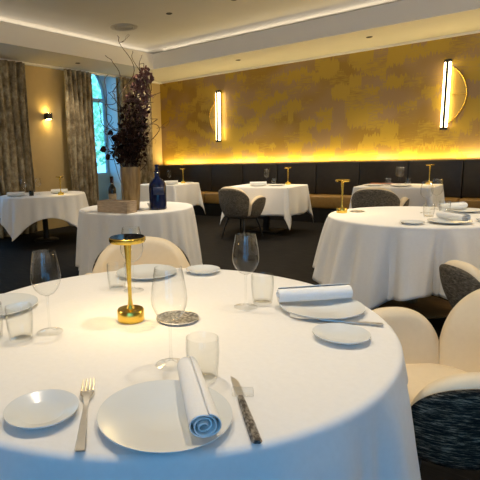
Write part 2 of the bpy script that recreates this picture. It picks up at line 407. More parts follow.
curtain(7.36, 8.38, 8, 'velvet curtain right of the arched window, partly behind the dried flowers', seed=7)

# small black up-and-down wall light
t = empty('wall_light', (XL, 5.575, 2.07)); tag(t, 'small black cube wall light shining up and down on the olive wall', 'wall light')
obj('housing', B(0.02, 0.125, -0.055, 0.055, -0.055, 0.055, bev=0.006), M['black'], t)
obj('back_plate', B(0, 0.02, -0.04, 0.04, -0.04, 0.04), M['black'], t)
for s in (1, -1):
    obj('lens', B(0.035, 0.11, -0.04, 0.04, 0.0555 * s - 0.001, 0.0555 * s + 0.001), mat('wall_light_lens', (1, 1, 1), emit=(1.0, 0.70, 0.22), estr=55), t, False)

# bar sconces with a gold disc segment behind
def sconce(loc, rz, side, label, chord, sag, group='bar sconces on the gold wall'):
    t = empty('wall_sconce', loc, rz); tag(t, label, 'wall lamp', group)
    z0, z1 = 1.545, 2.59; zc = (z0 + z1) / 2
    obj('mounting_bar', B(-0.022, 0.022, -0.075, 0.0, z0 + 0.02, z1 - 0.02), M['black'], t, False)
    obj('light_tube', B(-0.048, 0.048, -0.12, -0.075, z0 + 0.03, z1 - 0.03, bev=0.012), M['led'], t)
    obj('front_strip', B(-0.017, 0.017, -0.15, -0.1205, z0, z1, bev=0.003), M['black'], t)
    for za in (z0 - 0.01, z1 - 0.03): obj('end_cap', B(-0.05, 0.05, -0.13, -0.06, za, za + 0.04, bev=0.004), M['black'], t)
    R = ((chord / 2) ** 2 + sag ** 2) / (2 * sag); a0 = math.asin(chord / 2 / R)
    bm = bmesh.new(); K = 40
    pts = [(side * (R * math.cos(-a0 + 2 * a0 * k / K) - (R - sag)), zc + R * math.sin(-a0 + 2 * a0 * k / K)) for k in range(K + 1)]
    f = bm.faces.new([bm.verts.new((px, -0.05, pz)) for px, pz in pts])
    r = bmesh.ops.extrude_face_region(bm, geom=[f])
    for v in r['geom']:
        if isinstance(v, bmesh.types.BMVert): v.co.y += 0.018
    obj('gold_disc', bm, M['disc'], t, False)
    bm = bmesh.new(); tube(bm, [(px, -0.055, pz) for px, pz in pts], 0.0055, 6); obj('disc_rim', bm, M['brass'], t)
    xs_ = sorted((0.05 * side, sag * side))
    obj('disc_spoke', B(xs_[0], xs_[1], -0.058, -0.0505, zc - 0.004, zc + 0.004), M['brass'], t, False)
sconce((-5.635, YB, 0), 0, -1, 'upright light bar on the gold wall with a disc on its left', 0.74, 0.25)
sconce((-1.434, YB, 0), 0, 1, 'upright light bar on the gold wall with a disc on its right', 0.92, 0.27)

for loc, rz, d in (((XR, 4.6, 0), -math.pi / 2, (-1, 0, 0)), ((XR, 6.9, 0), -math.pi / 2, (-1, 0, 0)), ((-4.2, YF, 0), math.pi, (0, 1, 0))):  # unseen light bars, added to warm the tray fascia and table fronts
    sconce(loc, rz, 1, 'upright light bar added on the unseen walls as warm fill', 0.92, 0.27, 'added fill light bars on the unseen walls')
    area('added_fill_lamp', (loc[0] + d[0] * 0.16, loc[1] + d[1] * 0.16, 2.07), d, (0, 0, 1), 0.95, 0.08, 26, WARM)
# ceiling fittings
t = empty('ceiling_grille', (-5.506, 5.872, ZT)); tag(t, 'round grey grille in the ceiling tray above the dried flowers', 'ceiling vent')
obj('rim', lathe([(0.0, -0.004), (0.17, -0.004), (0.20, -0.012), (0.215, -0.010), (0.22, 0.0)]), M['grey'], t)
for k in range(3): obj('grille_ring', lathe([(0.05 + 0.045 * k, -0.008), (0.06 + 0.045 * k, -0.014), (0.07 + 0.045 * k, -0.008)]), M['grey'], t)
def downlight():
    t = empty('ceiling_downlight')
    obj('trim_ring', lathe([(0.028, -0.001), (0.03, -0.008), (0.045, -0.006), (0.048, 0.0)], 24), M['black'], t)
    obj('lamp_recess', lathe([(0.0, -0.0015), (0.028, -0.0015)], 24), M['black'], t)
    return t
DL = Kind(downlight, 'ceiling light')
tray_lab = {0: 'tiny dark ceiling downlight in the tray, right of the round grille', 1: 'tiny dark ceiling downlight at the top edge of the picture'}
for k, (x, y) in enumerate(DOWN_TRAY):
    DL.put((x, y, ZT), 0, tray_lab.get(k, 'tiny dark ceiling downlight above the tables nearest the camera'), 'ceiling downlights')
sof_lab = ['tiny dark downlight in the lowered ceiling above the left gold wall sconce', 'tiny dark downlight in the lowered ceiling left of the right wall sconce',
           'tiny downlight in the lowered ceiling over the small black wall light', 'tiny downlight in the lowered ceiling above the corner behind the flowers']
for k, (x, y) in enumerate(DOWN_SOFFIT): DL.put((x, y, ZC), 0, sof_lab[k], 'ceiling downlights')

# banquette along the gold wall, in panels
XB0, XB1 = XL + 0.04, XR - 0.1
t = empty('banquette', ((XB0 + XB1) / 2, 8.6, 0)); tag(t, 'long brown leather banquette with tan seat running along the gold wall', 'bench')
ox, oy = t.location.x, t.location.y
obj('plinth', B(XB0 - ox, XB1 - ox, 8.36 - oy, YB - 0.003 - oy, 0, 0.26), M['black'], t, False)
bm = bmesh.new(); npan = 14; pw_ = (XB1 - XB0) / npan
obj('ledge', B(XB0 - ox, XB1 - ox, 8.66 - oy, 8.81 - oy, 1.045, 1.07), M['leather'], t, False)
obj('light_strip', B(XB0 - ox + 0.05, XB1 - ox - 0.05, 8.825 - oy, 8.86 - oy, 1.06, 1.068), mat('led_strip', (1, 1, 1), emit=(1, 0.74, 0.3), estr=6), t, False)
obj('backrest_core', B(XB0 - ox, XB1 - ox, 8.72 - oy, 8.81 - oy, 0.26, 1.045), M['leather'], t, False)
for k in range(npan):
    a, b_ = XB0 + k * pw_ + 0.004 - ox, XB0 + (k + 1) * pw_ - 0.004 - ox
    obj('backrest_panel', B(a, b_, 8.60 - oy, 8.72 - oy, 0.49, 1.07, bev=0.02), M['leather'], t)
    obj('seat_cushion', B(a, b_, 8.32 - oy, 8.715 - oy, 0.262, 0.488, bev=0.03), M['tan'], t)

# ------------------------------------------------------------------ tables and cloths
T = 0.75                    # cloth surface height
def pedestal_table(name, loc, R, label, base_mat='black', base_r=0.3):
    t = empty(name, loc); tag(t, label, 'table')
    obj('tabletop', lathe([(0, T - 0.036), (R - 0.012, T - 0.036), (R - 0.004, T - 0.028), (R - 0.004, T - 0.012), (R - 0.012, T - 0.006), (0, T - 0.006)], 64), M['wood'], t)
    obj('column', lathe([(0, 0.03), (0.05, 0.03), (0.045, 0.2), (0.045, T - 0.037), (0, T - 0.037)], 24), M[base_mat], t)
    obj('base', lathe([(0, 0.0), (base_r, 0.0), (base_r, 0.012), (base_r - 0.02, 0.022), (0.06, 0.03), (0, 0.03)], 48), M[base_mat], t)
    return t
def round_cloth(loc, R, label, half=None, rc=None, rot=0, nf=14, amp=0.05, seed=0, flare=0.03, zmin=0.02, dents=()):
    rnd = random.Random(seed); N = nf * 20; bm = bmesh.new()
    p = [rnd.uniform(0, 6.28) for _ in range(6)]
    rho = 0.018; rows = []
    hang = []
    for k in range(N):
        th = 2 * math.pi * k / N; a = th - rot
        L_ = (half / max(abs(math.cos(a)), abs(math.sin(a))) if half else rc) - R
        hang.append(max(0.05, L_))
    if half:
        ker = 5; hang = [sum(hang[(k + d) % N] for d in range(-ker, ker + 1)) / (2 * ker + 1) for k in range(N)]
    lmin, lmax = min(hang), max(hang)
    for fr in (0.25, 0.55, 0.8, 0.95): rows.append([((R - rho) * fr * math.cos(2 * math.pi * k / N), (R - rho) * fr * math.sin(2 * math.pi * k / N), T) for k in range(N)])
    for q in range(5):
        g = q / 4 * math.pi / 2
        rr = R - rho + rho * math.sin(g); zz = T - rho * (1 - math.cos(g))
        rows.append([(rr * math.cos(2 * math.pi * k / N), rr * math.sin(2 * math.pi * k / N), zz) for k in range(N)])
    HM = 18
    for j in range(1, HM + 1):
        row = []
        for k in range(N):
            th = 2 * math.pi * k / N; h = hang[k] * j / HM
            f = math.sin(nf * th + p[0] + 0.9 * math.sin(2 * th + p[1])) * (0.72 + 0.28 * math.sin(3 * th + p[2])) + 0.35 * math.sin((nf * 2 - 3) * th + p[3])
            e = (h / 0.6)
            cf = ((hang[k] - lmin) / (lmax - lmin)) if lmax - lmin > 1e-4 else 0
            f = 2 * min(1, abs(0.5 + 0.5 * f)) ** 0.75 - 1
            r = R + flare * e + amp * (1 + f) * min(1.3, e ** 0.75) + 0.05 * cf * e * e
            for dc, dw, dd in dents:
                q = abs((th - math.radians(dc) + math.pi) % (2 * math.pi) - math.pi)
                r -= dd * smooth01((math.radians(dw + 14) - q) / math.radians(14)) * smooth01((h - 0.12) / 0.14)
            z = T - rho - h * (1 - 0.02 * e)
            z = max(zmin + 0.004 * (1 + f), z)
            row.append((r * math.cos(th), r * math.sin(th), z))
        rows.append(row)
    R_ = grid(bm, rows, True); c = bm.verts.new((0, 0, T))
    for k in range(N): bm.faces.new((c, R_[0][k], R_[0][(k + 1) % N]))
    o = obj('tablecloth', bm, M['cloth'], angle=80); o.location = loc; thick(o, 0.003)
    return tag(o, label, 'tablecloth', 'white tablecloths')
def square_cloth(loc, wx, wy, drop, label, seed=0):
    rnd = random.Random(seed); bm = bmesh.new(); rho = 0.015; cr = 0.03
    per = []      # (point on top edge (inset by rho), outward normal, hang, fold)
    def side(x0, y0, x1, y1, n):
        for k in range(30):
            s = k / 29; per.append(((x0 + (x1 - x0) * s, y0 + (y1 - y0) * s), n, drop + 0.012 * math.sin(9 * s + seed), 0.5 - 0.5 * math.cos(2 * math.pi * s * 2)))
    def corner(cx, cy, a0):
        for k in range(1, 24):
            ph = math.pi / 2 * k / 24; a = a0 + ph
            hh = drop / max(math.cos(ph), math.sin(ph)); hh = min(hh, drop * 1.38) * 1.06 + 0.0
            per.append(((cx + cr * math.cos(a), cy + cr * math.sin(a)), (math.cos(a), math.sin(a)), hh, 1 + 1.4 * math.sin(2 * ph) ** 1.5))
    X, Y = wx / 2 - rho, wy / 2 - rho; q = cr
    side(X, -Y + q, X, Y - q, (1, 0)); corner(X - q, Y - q, 0)
    side(X - q, Y, -X + q, Y, (0, 1)); corner(-X + q, Y - q, math.pi / 2)
    side(-X, Y - q, -X, -Y + q, (-1, 0)); corner(-X + q, -Y + q, math.pi)
    side(-X + q, -Y, X - q, -Y, (0, -1)); corner(X - q, -Y + q, 1.5 * math.pi)
    rows = []
    for fr in (0.3, 0.7): rows.append([(p[0] * fr, p[1] * fr, T) for p, n, h, f in per])
    for g in (0, 0.25, 0.5, 0.75, 1):
        a = g * math.pi / 2
        rows.append([(p[0] + rho * math.sin(a) * n[0], p[1] + rho * math.sin(a) * n[1], T - rho * (1 - math.cos(a))) for p, n, h, f in per])
    for j in range(1, 15):
        row = []
        for p, n, h, f in per:
            hh = h * j / 14; e = hh / 0.45
            o_ = rho + 0.012 * e + 0.03 * f * e
            row.append((p[0] + n[0] * o_, p[1] + n[1] * o_, T - rho - hh * 0.985))
        rows.append(row)
    R_ = grid(bm, rows, True); c = bm.verts.new((0, 0, T)); n_ = len(per)
    for k in range(n_): bm.faces.new((c, R_[0][k], R_[0][(k + 1) % n_]))
    o = obj('tablecloth', bm, M['cloth'], angle=80); o.location = loc; thick(o, 0.003)
    return tag(o, label, 'tablecloth', 'white tablecloths')

T1 = (-1.0, 1.15, 0); T2 = (-0.84, 4.2, 0); T3 = (-6.35, 4.69, 0); T4 = (-3.5, 3.8, 0)
R1, R2, R3, R4 = 0.748, 0.662, 0.67, 0.618
pedestal_table('round_dining_table', T1, R1 - 0.01, 'large round dining table under the white cloth in the foreground')
round_cloth(T1, R1, 'large white cloth on the round table in the foreground', rc=R1 + 0.66, nf=15, amp=0.048, seed=3, flare=0.03, dents=[(40, 20, 0.15), (134, 20, 0.07)])
pedestal_table('round_dining_table', T2, R2 - 0.01, 'round table with brown base under the white cloth at the right', 'wood', 0.33)
round_cloth(T2, R2, 'white pointed cloth on the round table at the right, before the gold wall', half=R2 + 0.45, rot=math.radians(-70), nf=16, amp=0.085, seed=5, flare=0.0)
pedestal_table('round_dining_table', T3, R3 - 0.01, 'round dining table at the far left before the curtains', base_r=0.2)
round_cloth(T3, R3, 'white pointed cloth on the round table at the far left', half=R3 + 0.30, rot=math.radians(-121), nf=15, amp=0.05, seed=8, flare=0.0)
pedestal_table('round_display_table', T4, R4 - 0.01, 'round display table that carries the flower vase')
round_cloth(T4, R4, 'long white cloth on the round table carrying the flower vase', half=R4 + 0.60, rot=math.radians(-37), nf=17, amp=0.042, seed=11, flare=0.0)
SQ = [((-5.85, 7.27, 0), 1.0, 0.8, 'left'), ((-3.63, 7.1, 0), 1.1, 0.78, 'mid'), ((-1.74, 7.45, 0), 1.02, 0.8, 'right')]
sq_lab = {'left': ('square table at the banquette behind the blue bottle', 'white cloth on the square table behind the blue bottle'),
          'mid': ('square table at the banquette in the middle, behind the lone grey tub chair', 'white cloth on the square table in the middle of the banquette'),
          'right': ('square table at the banquette below the right wall sconce', 'white cloth on the square table below the right wall sconce')}
for loc, wx, wy, k in SQ:
    t = empty('square_dining_table', loc); tag(t, sq_lab[k][0], 'table')
    obj('tabletop', B(-wx / 2 + 0.012, wx / 2 - 0.012, -wy / 2 + 0.012, wy / 2 - 0.012, T - 0.036, T - 0.006), M['wood'], t, False)
    obj('column', B(-0.04, 0.04, -0.04, 0.04, 0.02, T - 0.037), M['black'], t, False)
    obj('base', B(-0.25, 0.25, -0.2, 0.2, 0.0, 0.02, bev=0.004), M['black'], t)
    square_cloth(loc, wx, wy, 0.43, sq_lab[k][1], seed=len(k))

# ------------------------------------------------------------------ tub chairs
def make_chair(tw):
    def build():
        t = empty('tub_chair')
        def rad(ph):
            c, sn = abs(math.cos(ph)), abs(math.sin(ph)); n = 2.4
            return 1 / ((c / 0.315) ** n + (sn / 0.335) ** n) ** (1 / n)
        def P_(ph, r, z): return (r * math.sin(ph), -r * math.cos(ph), z)     # phi = 0 is the back (-y)
        def rout(ph, z):
            q = min(1, max(0, (z - 0.30) / 0.30))
            return rad(ph) * (0.66 + 0.34 * math.sin(q * math.pi / 2) ** 0.85) + 0.06 * max(0, z - 0.56)
        ZM = 0.40
        def petal(nm, pc, dp, ztop, n, th_):
            NP = 48
            us = [math.sin(math.pi / 2 * (-1 + 2 * k / NP)) for k in range(NP + 1)]
            def lim(u):
                w_ = max(0.0, 1 - abs(u) ** n) ** (1 / n); return w_, ZM + (ztop - ZM) * w_, ZM - 0.07 * w_
            bm = bmesh.new(); rows = []
            for j in range(13):
                row = []
                for u in us:
                    u2 = u * 0.9; w_, zt, zb = lim(u2); zt -= 0.024 * w_; z = zb + (zt - zb) * j / 12; ph = pc + dp * u2
                    row.append(P_(ph, rout(ph, z) + 0.003, z))
                rows.append(row)
            grid(bm, rows); o = obj(nm + '_shell', bm, tw, t, angle=80); thick(o, 0.006, 0)
            bm = bmesh.new(); rows = []
            for u in us:
                w_, zt, zb = lim(u); ph = pc + dp * u; lip_ = 0.010 * smooth01((abs(u) - 0.84) / 0.07); tt = th_ * max(0.05, w_) ** 0.7; sec = []
                zs_ = zt - tt * 0.5; zs_ = max(zb + 0.0005, zs_)
                for j in range(9): z = zb + (zs_ - zb) * j / 8; sec.append((rout(ph, z) - 0.002 + lip_, z))
                rc_ = rout(ph, zs_) - 0.002 + lip_
                for q in range(1, 8): sec.append((rc_ - tt / 2 + tt / 2 * math.cos(math.pi * q / 8), zs_ + (zt - zs_) * math.sin(math.pi * q / 8)))
                for j in range(0, 8): z = zs_ + (zb - zs_) * j / 7; sec.append((rout(ph, z) - 0.002 - tt * (1 + 0.16 * math.sin(math.pi * j / 7)), z))
                rows.append([P_(ph, r, z) for r, z in sec])
            G = grid(bm, rows, True); bm.faces.new(G[0][::-1]); bm.faces.new(G[-1])
            obj(nm + '_padding', bm, M['cream'], t, angle=80)
        petal('backrest', 0.0, math.radians(63), 0.805, 2.7, 0.085)
        for sg in (-1, 1): petal('armrest', sg * math.radians(98), math.radians(38), 0.66, 2.5, 0.085)
        bm = bmesh.new(); rows = []
        PH = math.radians(128)
        for j in range(8):
            z = 0.325 + 0.105 * j / 7; rows.append([P_(-PH + 2 * PH * k / 80, rout(-PH + 2 * PH * k / 80, z) - 0.012, z) for k in range(81)])
        grid(bm, rows); thick(obj('seat_shell', bm, tw, t, angle=80), 0.008, 0)
        # seat cushion
        bm = bmesh.new(); rows = []; K = 64
        prof = [(0.0, 0.352), (0.80, 0.352), (0.93, 0.368), (0.97, 0.40), (0.95, 0.435), (0.86, 0.455), (0.6, 0.464), (0.0, 0.468)]
        rr = []
        for f, z in prof:
            if f == 0: rr.append([bm.verts.new((0, 0.02, z))]); continue
            ring = []
            for k in range(K):
                a = 2 * math.pi * k / K; c, s = math.cos(a), math.sin(a); n = 2.8
                q = 1 / ((abs(c) / 0.262) ** n + (abs(s) / 0.25) ** n) ** (1 / n)
                ring.append(bm.verts.new((q * c * f, 0.02 + q * s * f, z)))
            rr.append(ring)
        for a, b2 in zip(rr[:-1], rr[1:]):
            for k in range(K):
                k2 = (k + 1) % K
                if len(a) == 1: bm.faces.new((a[0], b2[k], b2[k2]))
                elif len(b2) == 1: bm.faces.new((a[k], a[k2], b2[0]))
                else: bm.faces.new((a[k], a[k2], b2[k2], b2[k]))
        obj('seat_cushion', bm, M['cream'], t, angle=60)
        # underside of the shell
        obj('underside', lathe([(0, 0.325), (0.19, 0.325), (0.235, 0.338), (0.235, 0.35), (0, 0.351)], 40), tw, t)
        for sx in (-1, 1):
            for sy in (-1, 1):
                bm = bmesh.new(); tube(bm, [(sx * 0.15, sy * 0.14, 0.328), (sx * 0.19, sy * 0.185, 0.17), (sx * 0.225, sy * 0.22, 0.0)], [0.017, 0.014, 0.010], 10)
                obj('leg', bm, M['black'], t)
        return t
    return build
CH = Kind(make_chair(M['tweed']), 'chair'); CB = Kind(make_chair(M['tweed_brown']), 'chair')
gch = 'cream and tweed tub chairs'
def face(deg): return math.radians(deg - 90)
CH.put((-0.25, 1.775, 0), face(218), 'cream tub chair with black tweed shell at the right of the foreground table', gch)
CH.put((-1.75, 1.92, 0), face(312), 'cream tub chair across the foreground table, its back behind the gold lamp', gch)
CB.put((-0.14, 3.2, 0), face(140), 'brown tweed tub chair at the right edge, behind the near cream chair', gch)
CB.put((-3.66, 6.36, 0), face(80), 'grey tweed tub chair seen from behind at the middle square table', gch)
CB.put((-1.76, 6.62, 0), face(90), 'tweed tub chair behind the right round table, back to us at the square table', gch)

# ------------------------------------------------------------------ tableware kinds
def make_lamp():
    t = empty('table_lamp')
    obj('base', lathe([(0, 0), (0.043, 0), (0.045, 0.003), (0.045, 0.036), (0.042, 0.040), (0.014, 0.041), (0.0095, 0.052), (0, 0.052)], 48), M['brass'], t)
    obj('stem', lathe([(0.0095, 0.050), (0.0062, 0.075), (0.0065, 0.12), (0.009, 0.20), (0.013, 0.264), (0.0, 0.266)], 24), M['brass'], t)
    obj('lamp_head', lathe([(0.05, 0.2645), (0.057, 0.266), (0.0595, 0.271), (0.0595, 0.281), (0.057, 0.283), (0.050, 0.283)], 48), M['brass'], t)
    obj('head_top', lathe([(0, 0.2845), (0.0555, 0.2845), (0.0565, 0.2835), (0.050, 0.2815)], 48), M['lamp_top'], t)
    obj('light_diffuser', lathe([(0.0135, 0.2675), (0.05, 0.2675)], 48), M['lamp_glow'], t, False)
    return t
LAMP = Kind(make_lamp, 'lamp')
def make_wine():
    t = empty('wine_glass')
    obj('foot', lathe([(0.040, 0.0005), (0.041, 0.002), (0.030, 0.004), (0.012, 0.007), (0.005, 0.014)], 40), M['glass'], t)
    obj('stem', lathe([(0.005, 0.0142), (0.0036, 0.03), (0.0034, 0.08), (0.0042, 0.112), (0.007, 0.120)], 20), M['glass'], t)
    obj('bowl', lathe([(0.0, 0.1205), (0.008, 0.121), (0.022, 0.128), (0.036, 0.143), (0.0445, 0.163), (0.0465, 0.180), (0.0445, 0.205), (0.040, 0.232), (0.0355, 0.257), (0.0345, 0.262), (0.0338, 0.262),
                       (0.0348, 0.256), (0.0392, 0.232)], 48), M['glass'], t)
    return t
WINE = Kind(make_wine, 'wine glass')
def make_tumbler():
    bm = lathe([(0, 0.003), (0.030, 0.003), (0.033, 0.001), (0.0345, 0.004), (0.0385, 0.04), (0.0405, 0.075), (0.0395, 0.105), (0.0385, 0.107), (0.0375, 0.105), (0.0385, 0.075), (0.0365, 0.04), (0.031, 0.010), (0, 0.009)], 48)
    return obj('water_tumbler', bm, M['glass'])
TUM = Kind(make_tumbler, 'glass')
def make_plate(R, wr):
    def f():
        return obj('dinner_plate' if R > 0.1 else 'side_plate', lathe([(0, 0.0), (R * 0.55, 0.0), (R * 0.58, 0.003), (R * 0.93, 0.0115), (R, 0.016), (R * 1.0, 0.0185), (R * 0.97, 0.0182), (R * 0.90, 0.0150), (R * wr, 0.0085), (R * (wr - 0.05), 0.0062), (0, 0.0058)], 72), M['china'])
    return f
PLATE = Kind(make_plate(0.139, 0.42), 'plate'); SIDE = Kind(make_plate(0.079, 0.62), 'plate')
def make_napkin():
    # a loosely rolled napkin lying along +x, spiral visible at the ends
    bm = bmesh.new(); rows = []; turns = 3.2; n = 110; Lh = 0.13
    for i, x in enumerate([-Lh, -Lh * 0.97, -Lh * 0.6, -0.02, 0.03, Lh * 0.55, Lh * 0.97, Lh]):
        row = []
        for k in range(n):
            a = turns * 2 * math.pi * k / (n - 1); r = 0.006 + (0.029 - 0.006) * k / (n - 1)
            r *= 1 + 0.06 * math.sin(2.0 * a + x * 8) + 0.05 * x / Lh
            squash = 0.90
            row.append((x + 0.004 * math.sin(a * 0.7), r * math.cos(a), 0.0275 + r * math.sin(a) * squash))
        rows.append(row)
    grid(bm, rows)
    o = obj('rolled_napkin', bm, M['napkin'], angle=60); thick(o, 0.0022, 0)
    return o
NAP = Kind(make_napkin, 'napkin')
def make_fork():
    t = empty('fork')       # along +y, tines at +y; length .2
    bm = bmesh.new()
    prof = [(-0.100, 0.0065), (-0.096, 0.0085), (-0.06, 0.0070), (0.0, 0.0045), (0.03, 0.004), (0.042, 0.0065), (0.052, 0.0115), (0.06, 0.0122)]
    rows = [[(s * w_ * h_, y, z + 0.004 + (0.004 if y > 0.03 else 0.0)) for s, h_, z in ((-1, 1, 0), (-1, 0.8, 0.0022), (1, 0.8, 0.0022), (1, 1, 0))] for y, w_ in prof]
    grid(bm, rows, True); obj('handle', bm, M['steel'], t)
    for k in range(4):
        x = (k - 1.5) * 0.0066
        bm = bmesh.new(); tube(bm, [(x, 0.0605, 0.009), (x, 0.085, 0.0085), (x * 0.97, 0.104, 0.011)], [0.0022, 0.0018, 0.0010], 6)
        obj('tine', bm, M['steel'], t)
    t.scale = (1.3, 1.36, 1.2); return t
FORK = Kind(make_fork, 'fork')
def make_knife():
    t = empty('knife')
    prof = [(-0.110, 0.006), (-0.106, 0.0085), (-0.05, 0.0082), (0.02, 0.0066), (0.03, 0.0056)]
    bm = bmesh.new()
    rows = [[(s * w_, y, 0.0015 + zz) for s, zz in ((-1, 0.0015), (-0.6, 0.006), (0.6, 0.006), (1, 0.0015), (0.6, 0), (-0.6, 0))] for y, w_ in prof]
    R_ = grid(bm, rows, True); bm.faces.new(R_[0][::-1]); bm.faces.new(R_[-1]); obj('handle', bm, M['engraved'], t)
    bm = bmesh.new(); prof = [(0.0305, -0.004, 0.005), (0.038, -0.006, 0.0080), (0.06, -0.0062, 0.0085), (0.09, -0.006, 0.0070), (0.108, -0.005, 0.001), (0.113, -0.0045, -0.003)]
    rows = [[(a, y, 0.0040), (b2, y, 0.0034), (b2, y, 0.0030), (a, y, 0.0020)] for y, a, b2 in prof]
    R_ = grid(bm, rows, True); bm.faces.new(R_[0][::-1]); bm.faces.new(R_[-1]); obj('blade', bm, M['steel'], t)
    t.scale = (1.25, 1.22, 1.2); return t
KNIFE = Kind(make_knife, 'knife')

Z = T + 0.0008
g_l, g_w, g_t, g_p, g_s, g_n = 'gold table lamps', 'stemmed wine glasses', 'water tumblers', 'dinner plates', 'side plates', 'rolled napkins'
# foreground table
LAMP.put((-1.058, 1.098, Z), 0.3, 'gold cordless lamp in the middle of the foreground table', g_l)
t = empty('silver_coaster', (-0.932, 1.190, Z)); tag(t, 'round embossed silver coaster beside the gold lamp on the foreground table', 'coaster')
obj('dish', lathe([(0, 0.001), (0.060, 0.0), (0.069, 0.003), (0.071, 0.006), (0.068, 0.0075), (0.062, 0.006), (0.057, 0.0045), (0, 0.0045)], 64), M['pewter'], t)
obj('rim_bead', lathe([(0.068, 0.0078), (0.0695, 0.0092), (0.0712, 0.0085), (0.0712, 0.007)], 64), M['steel'], t)
WINE.put((-1.195, 0.868, Z), 0, 'wine glass at the left of the foreground table, beside the tumblers', g_w)
WINE.put((-0.732, 0.902, Z), 0, 'wine glass standing nearest, just in front of the silver coaster', g_w)
WINE.put((-0.807, 1.424, Z), 0, 'wine glass at the right of the foreground table, near the rolled napkin', g_w)
WINE.put((-1.290, 1.362, Z), 0, 'wine glass right behind the gold lamp on the foreground table', g_w)
TUM.put((-0.622, 0.888, Z), 0, 'water tumbler nearest, beyond the napkin on the front plate', g_t)
TUM.put((-0.782, 1.500, Z), 0, 'water tumbler beside the napkin on the right-hand plate', g_t)
TUM.put((-1.222, 0.780, Z), 0, 'water tumbler at the left, in front of the left wine glass', g_t)
TUM.put((-1.372, 1.352, Z), 0, 'water tumbler left of the lamp stem at the back of the foreground table', g_t)
TUM.put((-1.315, 0.735, Z), 0, 'water tumbler cut off by the left edge of the photo', g_t)
PLATE.put((-0.583, 0.691, Z), 0, 'large white plate in front with a rolled napkin on its right side', g_p)
PLATE.put((-0.582, 1.540, Z), 0.5, 'large white plate at the right of the foreground table under a napkin', g_p)
PLATE.put((-1.420, 1.592, Z), 0.5, 'large white plate at the back of the foreground table before the cream chair', g_p)
PLATE.put((-1.555, 0.915, Z), 0.5, 'large white plate at the left edge, behind the tumblers', g_p)
SIDE.put((-0.806, 0.549, Z), 0, 'small white plate left of the fork in the foreground', g_s)
SIDE.put((-0.440, 1.325, Z), 0, 'small white plate at the right rim of the foreground table', g_s)
SIDE.put((-1.222, 1.762, Z), 0, 'small white plate at the back rim of the foreground table', g_s)
a = math.atan2(0.689 - 0.89, -0.479 + 0.663)
NAP.put((-0.550, 0.752, Z + 0.0175), math.atan2(-0.176, 0.168), 'white rolled napkin lying on the front plate', g_n)
NAP.put((-0.618, 1.572, Z + 0.0175), math.atan2(0.164, 0.165) , 'white rolled napkin lying on the right plate of the foreground table', g_n)
def along(p, q): return ((p[0] + q[0]) / 2, (p[1] + q[1]) / 2, Z), math.atan2(q[1] - p[1], q[0] - p[0]) - math.pi / 2
l_, r_ = along((-0.631, 0.502), (-0.831, 0.705)); l2 = Vector((-0.831, 0.705, 0)) - Vector((-0.631, 0.502, 0))
o = FORK.put(l_, r_, 'steel fork between the small plate and the large front plate', 'forks')
l_, r_ = along((-0.385, 0.722), (-0.565, 0.933)); KNIFE.put(l_, r_, 'steel knife right of the large front plate', 'knives')
l_, r_ = along((-0.395, 1.484), (-0.600, 1.410)); FORK.put(l_, r_, 'steel fork between the two plates at the right of the foreground table', 'forks')
l_, r_ = along((-0.60, 1.80), (-0.765, 1.635)); KNIFE.put((l_[0], l_[1], Z), r_, 'steel knife behind the rolled napkin on the right plate', 'knives')

o = obj('knife_rest', B(-0.024, 0.024, -0.011, 0.011, 0, 0.014, bev=0.002), M['glass']); o.location = (-0.505, 0.875, Z); o.rotation_euler = (0, 0, 0.55)
tag(o, 'small clear glass knife rest under the blade right of the front plate', 'knife rest')
# right round table
LAMP.put((-1.403, 4.140, Z), 0.8, 'gold lamp at the left of the right round table', g_l)
t = empty('silver_coaster', (-1.310, 4.255, Z)); tag(t, 'little dark coaster beside the lamp on the right round table', 'coaster')
obj('dish', lathe([(0, 0.001), (0.055, 0.0), (0.064, 0.004), (0.06, 0.006), (0.05, 0.0045), (0, 0.0045)], 40), M['pewter'], t)
WINE.put((-0.800, 4.360, Z), 0, 'left wine glass of the pair on the right round table', g_w)
WINE.put((-0.775, 4.640, Z), 0, 'farther wine glass of the pair on the right round table', g_w)
TUM.put((-0.735, 4.130, Z), 0, 'water tumbler in front of the wine glasses on the right round table', g_t)
TUM.put((-0.660, 4.330, Z), 0, 'water tumbler right of the wine glasses on the right round table', g_t)
PLATE.put((-0.555, 3.860, Z), 0, 'plate with the nearer napkin on the right round table', g_p)
PLATE.put((-0.555, 4.560, Z), 0, 'plate with the farther napkin on the right round table', g_p)
SIDE.put((-0.760, 3.700, Z), 0, 'small plate at the near rim of the right round table', g_s)
SIDE.put((-0.335, 4.020, Z), 0, 'small plate on the right round table at the right photo edge', g_s)
NAP.put((-0.545, 3.900, Z + 0.0175), -0.75, 'nearer rolled napkin on the right round table', g_n)
NAP.put((-0.640, 4.560, Z + 0.0175), 0.95, 'farther rolled napkin on the right round table', g_n)

# far left round table
LAMP.put((-5.86, 4.66, Z), 0.2, 'gold lamp on the far left table before the curtains', g_l)
WINE.put((-6.38, 4.36, Z), 0, 'left wine glass of the two on the far left table', g_w)
WINE.put((-6.36, 4.62, Z), 0, 'right wine glass of the two on the far left table', g_w)
PLATE.put((-6.40, 4.22, Z), 0, 'plate at the left end of the far left table', g_p)
PLATE.put((-6.17, 4.88, Z), 0, 'plate beside the lamp on the far left table', g_p)
NAP.put((-6.40, 4.22, Z + 0.0175), 0.7, 'rolled napkin at the left end of the far left table', g_n)
NAP.put((-6.17, 4.88, Z + 0.0175), 0.8, 'rolled napkin beside the lamp on the far left table', g_n)
t = obj('dark_tumbler', lathe([(0, 0.0), (0.034, 0.0), (0.04, 0.08), (0.037, 0.08), (0.032, 0.008), (0, 0.008)], 32), M['dark_glass']); t.location = (-6.25, 4.40, Z)
tag(t, 'dark tumbler between the wine glasses on the far left table', 'glass')

